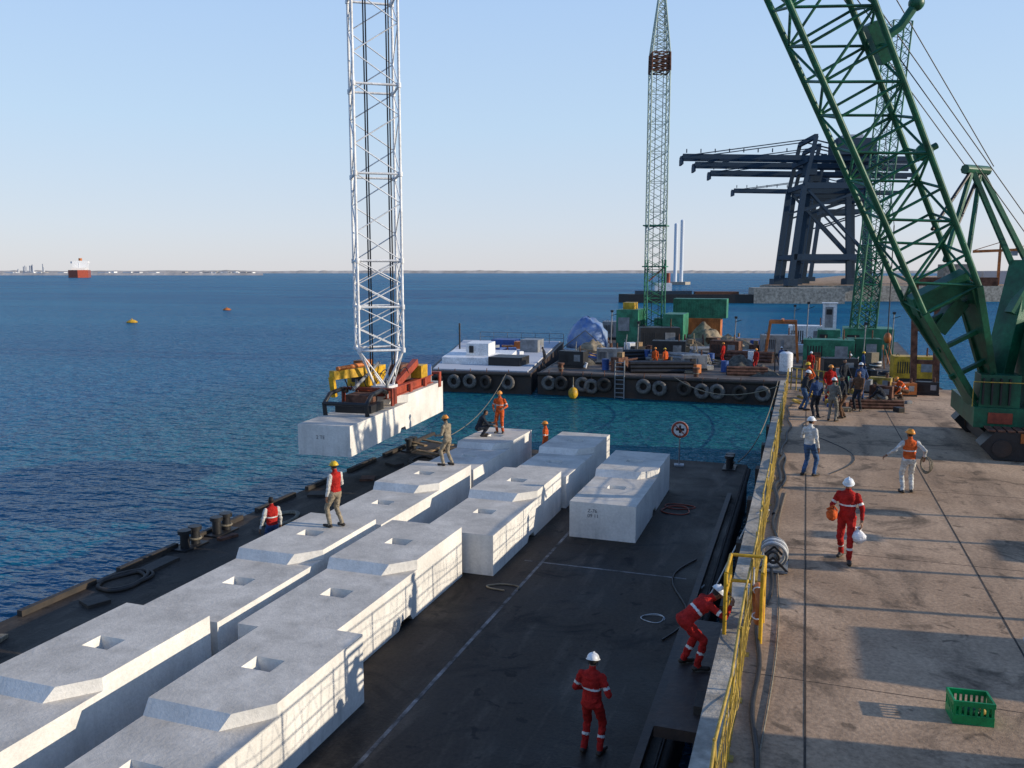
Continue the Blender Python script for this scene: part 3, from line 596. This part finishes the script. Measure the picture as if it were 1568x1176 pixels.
# quay far clutter
for i,(x,y,m_) in enumerate(((3.0,42.5,RUST),(4.2,43.6,ORG),(2.2,44.6,GREY),(5.2,44.5,BLK),(1.2,45.4,GRN3),(3.2,45.8,YEL))):
    genset((x,y,3.7),m_,random.uniform(-.4,.4),.42,'welding_set')
pipes((2.0,39.4,3.7),2.2,rad(-80),RUST,3,.07,'pipe_bundle')
q=MB()
for i in range(16):
    x=random.uniform(-.3,5.0); y=random.uniform(38,46); w_=random.uniform(.15,.5); q.box((x,y,3.7+w_*.25),(w_,w_*.7,w_*.5),random.choice([GREY,RUST,YEL,BLK,ROPE,BLUE]),rz=random.uniform(0,3))
q.obj('tool_boxes',bevel=.015)
q=MB(); 
for x in (5.2,6.2): q.beam((x,45.5,3.7),(x-.2,45.5,9.2),.28,.28,RUST)
for z in (5.2,6.8,8.4): q.beam((5.1,45.5,z),(6.1,45.5,z),.2,.2,RUST)
q.bx((5.0,45.2,8.9),(8.5,46,9.3),RUST); q.obj('pile_guide_frame')
q=MB(); q.tube((4.3,50,6.2),(4.3,50,12),.03,BLK); q.ell((4.3,50,6.0),(.2,.2,.3),ORG); q.torus((4.3,50,5.5),(1,0,0),.14,.04,BLK,12,6); q.tube((4.3,50,12),(5.2,88,30),.02,BLK); q.obj('crane_hook_block')
# ---------------------------------------------------------------- STS gantries
def sts():
    q=MB(); c=NAVY
    for y in (-9,9):
        q.beam((0,y,0),(3,y,30),1.5,1.5,c); q.beam((24,y,0),(22,y,36),1.5,1.5,c); q.beam((3,y,30),(6,y,45),1.1,1.1,c)
        q.beam((0.6,y,8),(23.6,y,8),1.5,1.8,c); q.beam((3,y,30),(22.5,y,30),1.3,1.8,c); q.beam((22.6,y,29),(2.0,y,22),.6,.6,c); q.beam((23.2,y,9),(4,y,29),.7,.7,c)
        q.beam((6,y*.4,45),(-30,y*.4,40.5),.3,.3,c); q.beam((6,y*.4,45),(30,y*.4,39),.4,.4,c)
        q.bx((-1.5,y-3,-1),(1.5,y+3,1),c); q.bx((22.5,y-3,-1),(25.5,y+3,1),c)
    for x,z in ((0.6,8),(3,30),(23.5,8),(22.5,30),(6,45),(4.2,38)): q.beam((x,-9,z),(x,9,z),1.1,1.4,c)
    for y in (-3,3): q.beam((-34,y,40),(40,y,38.6),.9,1.5,c)
    for i in range(12): q.beam((-34+i*6.2,-3,40-.1*i),(-34+i*6.2,3,40-.1*i),.5,.5,c)
    q.bx((14,-5,40),(26,5,45),NAVY); q.bx((16,-4,45),(22,4,46.2),PALE); q.bx((5,-3,34),(8.5,1,37.4),c)
    for i in range(8): q.bx((-33+i*4.5,-3.4,41),(-32.7+i*4.5,-3.1,42.2),c)
    q.beam((-34,-3,38.6),(-34,3,38.6),.6,2,c)
    return q.mesh('container_gantry_crane')
sm=sts()
for (d,px) in ((280,1196),(300,1204),(325,1216),(395,1228)):
    u=(px-784)/1300; inst('container_gantry_crane',sm,((.9456*u-.3252)*d,(.3252*u+.9456)*d,6),rz=rad(16))
q=MB(); q.prism([(-14,285),(400,400),(600,900),(30,900),(-14,300)],-2,5.0,KERB); q.prism([(-13.5,286),(398,401),(598,899),(31,899),(-13.5,300)],5.004,5.05,QDECK)
q.obj('port_quay')
q=MB(); 
for i in range(9):
    x=45+i*14; h=random.uniform(3,9); q.bx((x,330+i*9,5),(x+random.uniform(7,12),345+i*9,5+h),random.choice([PALE,NAVY,KERB,PALE]))
q.obj('port_sheds')
for (x,y) in ((60,320),(72,330)):
    q=MB(); q.beam((0,0,5),(0,0,16),.8,.8,ORG); q.beam((-8,0,16),(5,0,16.5),.7,.9,ORG); q.beam((0,0,19),(0,0,16),.5,.5,ORG); q.tube((0,0,19),(-8,0,16.3),.12,ORG); q.bx((3,-1,14.6),(5,1,16),GREY); q.obj('jib_crane',loc=(x,y,0))
q=MB(); 
q.prism([(-52,0),(-49,-3.5),(-12,-4),(-10,0),(-12,4),(-49,3.5)],0,2.6,BLK)
q.prism([(-12,-4.5),(14,-6),(14,6),(-12,4.5)],0,4.6,KERB)
q.bx((-47,-2,2.6),(-30,2,3.6),NAVY); q.bx((-41,-1.5,3.6),(-36,1.5,6.0),WHT); q.bx((-29,-2,2.6),(-16,2,3.4),RUST)
q.tube((-38,0,6),(-38,0,13),.35,NAVY); q.tube((-38,0,11),(-43,0,6.5),.2,RED); q.tube((-37,0,6),(-37,0,9),.6,RED)
q.obj('moored_workboat',loc=(-4,272,0),rz=rad(14))
q=MB()
for i in range(2): q.tube((-88+i*4.0,611+i*2,0),(-88+i*4.0,611+i*2,42+i*2.5),1.3,SILO,n=20); q.ell((-88+i*4.0,611+i*2,42+i*2.5),(1.3,1.3,1.0),SILO,z0=0)
q.prism([(-92,606),(-80,606),(-78,618),(-92,618)],-1,2,KERB); q.obj('silo_towers')
def band(name,pxs,D,hfun,mat,th=60):
    q=MB(); vs=[];fs=[]; n=len(pxs)
    for px in pxs:
        u=(px-784)/1300; x=(.9456*u-.3252); y=(.3252*u+.9456); h=hfun(px)
        for dd,z in ((0,-1),(15,h),(th,h),(th+10,-1)): vs.append((x*(D+dd),y*(D+dd),z))
    for i in range(n-1):
        for k in range(3): fs.append((i*4+k,i*4+k+1,i*4+k+5,i*4+k+4))
    q.add(vs,fs,mat); q.obj(name)
random.seed(5)
band('breakwater',[-260+i*6 for i in range(112)],1900,lambda p:5.5+2.2*noise.noise(V((p*.07,0,0))),LAND)
band('distant_shore',[-300+i*7 for i in range(300)],3600,lambda p:max(7,11+5*noise.noise(V((p*.013,3,0)))+3*noise.noise(V((p*.15,5,0)))),LAND,300)
q=MB(); D_=1930
for i in range(46):
    px=random.choice([random.uniform(130,360),random.uniform(-100,130),random.uniform(320,400)]); u=(px-784)/1300; x=(.9456*u-.3252)*D_; y=(.3252*u+.9456)*D_
    w=random.uniform(8,32); h=random.uniform(1.5,3.5); q.bx((x-w/2,y-5,4),(x+w/2,y+5,5+h),random.choice([WHT,PALE,WHT,LAND]))
for i in range(9):
    px=random.uniform(15,80); u=(px-784)/1300; x=(.9456*u-.3252)*D_; y=(.3252*u+.9456)*D_
    q.tube((x,y,3),(x,y,random.uniform(12,26)),random.uniform(.8,2.5),PALE,n=8)
q.obj('distant_terminal_buildings')
q=MB(); q.prism([(-13,-40),(0,-58),(13,-40),(13,50),(-13,50)],0,11,RED); q.prism([(-11,25),(11,25),(11,42),(-11,42)],11,25,WHT); q.bx((-13,28,21),(13,34,24),WHT); q.tube((0,40,20),(0,40,29),2.6,ORG,n=10); q.tube((0,0,11),(0,0,22),.8,WHT,n=6); q.bx((-9,-30,11),(9,24,14),WHT)
o=q.obj('tanker_ship',loc=(-1026,999,0),rz=rad(43))
for (x,y) in ((-119,127.3),(-135,176)):
    q=MB(); q.ell((0,0,.1),(.9,.9,.5),MYEL if y<150 else ORG,nu=16); q.tube((0,0,.4),(0,0,.8),.12,YEL); q.torus((0,0,.15),(0,0,1),.9,.12,ORG if y>150 else MYEL,18,6); q.obj('channel_buoy',loc=(x,y,0),rz=0)
# ---------------------------------------------------------------- people
def ik(a,c,l1,l2,pole):
    d=c-a; L_=min(d.length,l1+l2-.002); L_=max(L_,.12); dr=d.normalized(); xx=(l1*l1-l2*l2+L_*L_)/(2*L_); h=math.sqrt(max(0,l1*l1-xx*xx))
    p=V(pole); p=p-dr*p.dot(dr); p.normalize(); return a+dr*xx+p*h, a+dr*L_
def human(name,loc,heading,top,bottom,helmet=None,vest=None,sleeve=None,pelvis=(0,0,.93),lean=0,side=0,hands=((-.27,.08,.80),(.27,.08,.80)),feet=((-.12,0,0),(.12,0,0)),look=(0,0),skin=SKIN,strips=True,gloves=None,scale=1,hood=None):
    up=V((math.sin(rad(side)),math.sin(rad(lean)),math.cos(rad(lean)))).normalized(); r=V((math.cos(rad(side)),0,-math.sin(rad(side)))); r=(r-up*r.dot(up)).normalized(); f=up.cross(r)*1
    if f.y<0 and lean<80: f=-f
    P=V(pelvis); segs=[]; raw=MB(); D0=CONC
    def cap(a,b,ra,rb,lab,n=12):
        raw.ell(a,(ra,)*3,D0,nu=12,nv=8); raw.ell(b,(rb,)*3,D0,nu=12,nv=8); raw.tube(a,b,ra,D0,r2=rb,n=n); segs.append((V(a),V(b),ra,rb,lab))
    rings=[(-.12,.10,.085),(-.06,.165,.118),(.02,.17,.122),(.14,.155,.112),(.26,.168,.118),(.38,.185,.122),(.46,.175,.108),(.515,.11,.08),(.54,.058,.058),(.60,.052,.056)]
    vs=[];fs=[];n=18
    for h,rx,ry in rings:
        for j in range(n):
            t_=2*math.pi*j/n; vs.append(P+up*h+r*(rx*math.cos(t_))+f*(ry*math.sin(t_)))
    for i in range(len(rings)-1):
        for j in range(n): fs.append((i*n+j,i*n+(j+1)%n,(i+1)*n+(j+1)%n,(i+1)*n+j))
    fs.append(tuple(range(n))); fs.append(tuple(range((len(rings)-1)*n,len(rings)*n))); raw.add(vs,fs,D0)
    segs.append((P-up*.05,P+up*.48,.15,.16,'torso')); segs.append((P+up*.54,P+up*.62,.055,.055,'neck'))
    ex=MB()
    yaw,pit=look
    hr=(Matrix.Rotation(rad(yaw),3,up)@r); hf0=(Matrix.Rotation(rad(yaw),3,up)@f); R2=Matrix.Rotation(rad(-pit),3,hr); hf=R2@hf0; hu=R2@up
    HC=P+up*.60+hu*.085+hf*.02; HR=Matrix((hr,hf,hu)).transposed()
    raw.ell(HC+hu*.02,(.074,.093,.095),D0,R=HR,nu=16,nv=12); raw.ell(HC-hu*.055+hf*.025,(.054,.066,.06),D0,R=HR,nu=14,nv=10)
    raw.tube(HC+hu*.012+hf*.085,HC-hu*.028+hf*.108,.011,D0,r2=.019,n=8); raw.ell(HC-hu*.026+hf*.105,(.018,.016,.013),D0,R=HR)
    for s_ in (-1,1): raw.ell(HC+hr*.076*s_-hu*.005-hf*.005,(.012,.02,.032),D0,R=HR)
    raw.tube(P+up*.5,HC-hu*.04,.056,D0,n=12)
    segs.append((HC-hu*.06,HC+hu*.03,.07,.09,'head'))
    for s_ in (-1,1):
        ex.ell(HC+hr*.03*s_+hu*.01+hf*.084,(.013,.009,.008),WHT,R=HR,nu=8,nv=6); ex.ell(HC+hr*.03*s_+hu*.01+hf*.091,(.006,.004,.006),BLK,R=HR,nu=8,nv=6)
        ex.ell(HC+hr*.03*s_+hu*.03+hf*.088,(.017,.006,.004),HAIR,R=HR,nu=8,nv=6)
    ex.ell(HC-hu*.062+hf*.088,(.022,.007,.006),RED,R=HR,nu=8,nv=6)
    if helmet:
        c=HC+hu*.035; ex.ell(c,(.102,.122,.098),helmet,R=HR,z0=-6,nu=20,nv=10); ex.ell(c-hu*.012+hf*.012,(.118,.15,.012),helmet,R=HR,nu=20,nv=6)
        ex.tube(c+hu*.09-hf*.06,c+hu*.085+hf*.07,.016,helmet,n=8)
        for s_ in (-1,1): ex.path([c+hr*.09*s_,HC+hr*.075*s_-hu*.06+hf*.02,HC-hu*.115+hf*.03],.004,BLK,4)
    for s_,ft in zip((-1,1),feet):
        hp=P+r*.092*s_-up*.03; ank=V(ft)+V((0,0,.10)); kn,an=ik(hp,ank,.44,.42,(s_*.12,1,0))
        cap(hp,kn,.098,.070,'thigh'); cap(kn,an,.068,.056,'shin')
        toe=V((ft[0]+s_*.04,ft[1]+.17,ft[2]+.045)); heel=V((ft[0],ft[1]-.05,ft[2]+.05))
        cap(an-V((0,0,.03)),heel,.05,.048,'boot'); cap(heel,toe,.048,.042,'boot')
    for s_,hd in zip((-1,1),hands):
        sh=P+up*.445+r*.178*s_; el,wr=ik(sh,V(hd),.29,.265,(s_*.5,-.7,-.45))
        cap(sh,el,.064,.05,'uarm'); cap(el,wr,.049,.036,'farm')
        d=(wr-el).normalized(); w2=wr+d*.02
        lat=d.cross(V((s_*1.0,.2,0))); 
        if lat.length<.2: lat=d.cross(V((0,0,1)))
        lat.normalize(); nrm=d.cross(lat).normalized(); R=Matrix((lat,d,nrm)).transposed(); hm=gloves or skin
        ex.ell(w2+d*.045,(.042,.058,.019),hm,R=R,nu=12,nv=8); ex.tube(wr-d*.03,w2+d*.02,.029,hm,n=8)
        inw=-V((s_,0,0)); cu=nrm if nrm.dot(inw)>0 else -nrm
        for k,(o,l) in enumerate(((-.03,.062),(-.01,.074),(.01,.07),(.029,.055))):
            a=w2+d*.085+lat*o; b=a+d*l*.5+cu*.010; c=b+d*l*.28+cu*.024; e=c+cu*.022+d*.002
            ex.path([a,b,c,e],.0098,hm,6,r2=.0075)
        sg=1 if lat.y>0 else -1
        th=w2+d*.025+lat*.034*sg; ex.path([th,th+lat*.03*sg+d*.02+cu*.012,th+lat*.034*sg+d*.05+cu*.026],.0115,hm,6,r2=.009)
    o=raw.obj('tmp'); m_=o.modifiers.new('r','REMESH'); m_.mode='VOXEL'; m_.voxel_size=.0155; m_.use_smooth_shade=True
    m2=o.modifiers.new('s','SMOOTH'); m2.factor=.5; m2.iterations=2
    dg=bpy.context.evaluated_depsgraph_get(); me=bpy.data.meshes.new_from_object(o.evaluated_get(dg)); bpy.data.objects.remove(o)
    off_=V((loc[0]*3.1,loc[1]*1.7,0)); nv_=len(me.vertices)
    nrmls=np.empty(nv_*3); me.vertices.foreach_get('normal',nrmls); co_=np.empty(nv_*3); me.vertices.foreach_get('co',co_)
    nrmls=nrmls.reshape(-1,3); co_=co_.reshape(-1,3); hcn=np.array(HC)
    for i in range(nv_):
        p=co_[i]
        if np.abs(p-hcn).max()<.17: continue
        a_=noise.noise(V((p[0]*7,p[1]*7,p[2]*17))+off_)
        co_[i]=p+nrmls[i]*(.015*a_+.005*noise.noise(V(p)*34+off_))
    me.vertices.foreach_set('co',co_.ravel())
    mats=[top,bottom,sleeve or top,vest or top,skin,HAIR,BOOT,REFL]+[m for m in ex.mats]
    n=len(me.polygons); C=np.empty(n*3); me.polygons.foreach_get('center',C); C=C.reshape(-1,3)
    best=np.full(n,9.); lab=np.zeros(n,int); T=np.zeros(n)
    for i,(a,b,ra,rb,l) in enumerate(segs):
        a=np.array(a);b=np.array(b);d=b-a; t_=np.clip(((C-a)@d)/max(1e-9,d@d),0,1); ds=np.linalg.norm(C-(a+t_[:,None]*d),axis=1)-(ra+(rb-ra)*t_)
        if l=='head' : ds-=.01
        k=ds<best; best[k]=ds[k]; lab[k]=i; T[k]=t_[k]
    mi=np.zeros(n,int); hc=np.array(HC)
    for i,sg in enumerate(segs):
        k=lab==i; l=sg[4]
        if l=='torso':
            mi[k]=3 if vest else 0
            if not vest: mi[k&(T<.12)]=1
            else: mi[k&(T<.15)]=1
            if strips: mi[k&(np.abs(T-.55)<.04)]=7
        elif l in('neck','head'):
            mi[k]=4
            if l=='head':
                rel=C-hc; yy=rel@np.array(hf); zz=rel@np.array(hu); mi[k&(((yy<-.01)&(zz>-.06))|(zz>.06))]=5
        elif l=='thigh': mi[k]=1
        elif l=='shin':
            mi[k]=1
            if strips: mi[k&(np.abs(T-.5)<.05)]=7
        elif l=='boot': mi[k]=6
        elif l=='uarm':
            mi[k]=2
            if strips and vest is None: mi[k&(np.abs(T-.62)<.08)]=7
        elif l=='farm': mi[k]=2; mi[k&(T>.93)]=4
    me.materials.clear()
    for m in mats: me.materials.append(m)
    me.polygons.foreach_set('material_index',mi.astype(np.int32)); me.polygons.foreach_set('use_smooth',[True]*n)
    exm=ex.mesh('e'); em=np.array(ex.m)+8
    bm=bmesh.new(); bm.from_mesh(me); bm.from_mesh(exm); bm.to_mesh(me); bm.free(); bpy.data.meshes.remove(exm)
    idx=np.empty(len(me.polygons),np.int32); me.polygons.foreach_get('material_index',idx); idx[n:]=em; me.polygons.foreach_set('material_index',idx)
    return inst(name,me,loc,rz=rad(heading),scale=scale)
fR=fabric('red',(.42,.022,.018)); fO=fabric('orange',(.66,.12,.03)); fK=fabric('khaki',(.30,.25,.18)); fW=fabric('white',(.6,.59,.56)); fB=fabric('blue',(.05,.09,.2)); fJ=fabric('jeans',(.06,.12,.24)); fD=fabric('dark',(.03,.035,.045)); fG=fabric('grey',(.2,.19,.17)); fBr=fabric('brown',(.14,.08,.05))
HW=paint('helmet_white',(.75,.77,.78),rough=.35,var=.1); HY=paint('helmet_yellow',(.7,.45,.02),rough=.35,var=.1); HO=paint('helmet_orange',(.75,.28,.03),rough=.35,var=.1)
W=human
W('worker',(-3.02,12.8,1.7),-8,fR,fR,HW,hands=((-.22,.22,1.02),(.24,.2,1.0)),feet=((-.13,0,0),(.13,.04,0)),look=(10,15))
W('worker',(-1.55,13.5,3.12),-62,fR,fR,HW,pelvis=(0,-.10,.84),lean=52,hands=((-.2,.62,1.12),(.2,.60,1.1)),feet=((-.14,-.05,0),(.14,.08,0)),look=(0,-10))
W('worker',(1.0,18.2,3.7),170,fR,fR,HW,hands=((-.30,.12,.88),(.26,.22,1.0)),feet=((-.10,.22,0),(.10,-.2,0.0)),look=(5,15))
bag((1.22,18.0,4.12),.15,BAGM)
q=MB(); q.ell((.70,17.95,4.70),(.11,.12,.13),fO,jit=.12); q.path([(.6,17.95,4.8),(.72,17.9,4.9),(.8,18,4.78)],.02,fO); q.obj('orange_jacket_bundle')
W('worker',(.3,25.6,3.7),-35,fW,fJ,HW,strips=False,hands=((-.18,.28,1.15),(.26,.05,.85)),feet=((-.14,-.06,0),(.13,.08,0)),look=(-20,0))
W('worker',(2.8,24.4,3.7),10,fW,fW,HO,vest=fO,hands=((-.55,.05,1.02),(.38,-.02,1.0)),feet=((-.12,0,0),(.13,.1,0)),look=(30,-5))
q=MB()
for i in range(6): q.torus((3.20+.01*i,24.42+.015*i,4.50),(1,.4+.1*i,.15*math.sin(i*2)),.23-.008*i,.014,ROPE,20,5)
q.obj('rope_coil')
W('worker',(-11.25,18.7,3.02),75,fW,fK,HY,vest=fR,hands=((-.22,.1,.80),(.22,.25,.95)),feet=((-.13,.1,0),(.13,-.08,0)),look=(0,5),strips=False)
W('worker',(-13.7,19.4,1.7),60,fB,fB,None,vest=fR,sleeve=fW,hands=((-.3,.1,.85),(.3,.1,.85)))
W('worker',(-11.3,26.1,3.02),80,fK,fK,HO,hands=((-.2,.3,1.05),(.24,.1,.82)),feet=((-.12,.1,0),(.12,-.1,0)),strips=False,lean=5)
W('worker',(-12.1,31.3,3.02),-60,fD,fD,None,pelvis=(0,-.1,.35),lean=25,hands=((-.2,.5,.5),(.2,.5,.45)),feet=((-.15,.15,0),(.15,.05,0)),strips=False)
W('worker',(-11.6,32.2,3.02),185,fO,fO,HO,hands=((-.2,.2,1.05),(.22,.18,1.0)))
W('worker',(-9.95,33.2,1.7),100,fO,fO,HO)
crowd=[(.6,36.1,30,fB,fD,None),(1.2,35.5,-20,fG,fG,HW),(1.65,36.4,100,fD,fBr,None),(.1,38.0,-80,fD,fJ,HW),(2.3,38.5,150,fBr,fD,None),(1.2,40.5,200,fR,fR,HO),(2.6,41.8,20,fB,fB,HW),(.4,41.5,120,fO,fD,HY),(1.9,43.4,220,fD,fD,None)]
for i,(x,y,h,t_,b_,hm) in enumerate(crowd): W('dock_worker',(x,y,3.7),h,t_,b_,hm,hands=((-.25,.15+.05*(i%3),.85+.1*(i%2)),(.26,.2,.9)),feet=((-.13,.08*(i%3-1),0),(.13,-.06*(i%3-1),0)),lean=4*(i%4),strips=False)
W('dock_worker',(3.4,40.4,3.7),70,fD,fG,None,pelvis=(0,-.1,.36),lean=35,hands=((-.2,.5,.3),(.2,.5,.3)),feet=((-.15,.15,0),(.15,.0,0)),strips=False)
W('dock_worker',(4.5,42.8,3.7),110,fO,fBr,HO,pelvis=(0,-.1,.40),lean=40,hands=((-.2,.5,.3),(.2,.5,.3)),feet=((-.15,.15,0),(.15,.0,0)))
for i,(x,y,t_,hm) in enumerate(((-11.3,68.5,fO,HO),(-10.4,68.2,fO,HY),(-20.0,66.5,fD,None),(-3.5,70,fR,HO),(0.6,69,fR,HW),(3.2,68.4,fB,HW),(4.4,70,fB,HY),(1.6,73,fO,HO),(-1.6,72.5,fB,HW),(-6.5,75,fR,HO))): W('deckhand',(x,y,1.75),i*47,t_,t_,hm,lean=(i%3)*8,strips=False)
# ---------------------------------------------------------------- light, world, camera
el=rad(16); az=rad(8)
ts=V((math.cos(el)*math.cos(az),math.cos(el)*math.sin(az),math.sin(el)))
ld=bpy.data.lights.new('sun','SUN'); ld.energy=5.0; ld.angle=rad(.5); ld.color=(1,.87,.68); lo=bpy.data.objects.new('sun',ld); sc.collection.objects.link(lo); lo.rotation_euler=(-ts).to_track_quat('-Z','Y').to_euler(); lo.location=(50,0,60)
w=bpy.data.worlds.new('World'); sc.world=w; w.use_nodes=True; N=w.node_tree.nodes; L=w.node_tree.links
sk=N.new('ShaderNodeTexSky'); sk.sky_type='NISHITA'; sk.sun_disc=False; sk.sun_elevation=el; sk.sun_rotation=rad(90)-az; sk.air_density=1.0; sk.dust_density=.4; sk.ozone_density=2.0
tc=N.new('ShaderNodeTexCoord'); sx=N.new('ShaderNodeSeparateXYZ'); L.new(tc.outputs['Generated'],sx.inputs[0])
cr=N.new('ShaderNodeValToRGB'); e=cr.color_ramp.elements; e[0].position=0; e[0].color=(.67,.68,.74,1); e[1].position=1; e[1].color=(.06,.16,.46,1)
for p_,c_ in ((.05,(.63,.70,.82,1)),(.16,(.53,.70,.90,1)),(.42,(.36,.57,.95,1)),(.6,(.17,.33,.70,1))):
    x_=e.new(p_); x_.color=c_
L.new(sx.outputs['Z'],cr.inputs[0])
sv=N.new('ShaderNodeVectorMath'); sv.operation='SCALE'; sv.inputs['Scale'].default_value=8.2; L.new(cr.outputs[0],sv.inputs[0])
mx=N.new('ShaderNodeMix'); mx.data_type='RGBA'; mx.inputs[0].default_value=.84; L.new(sk.outputs[0],mx.inputs[6]); L.new(sv.outputs[0],mx.inputs[7])
bg=N['Background']; L.new(mx.outputs[2],bg.inputs[0]); bg.inputs[1].default_value=.13
cam=bpy.data.cameras.new('camera'); co=bpy.data.objects.new('camera',cam); sc.collection.objects.link(co); co.location=(0,0,9.6); co.rotation_euler=(rad(90-7.58),0,rad(18.98)); cam.lens=29.85; cam.sensor_width=36; cam.clip_start=.1; cam.clip_end=90000
sc.camera=co
sc.view_settings.view_transform='Standard'; sc.view_settings.look='None'; sc.view_settings.exposure=0
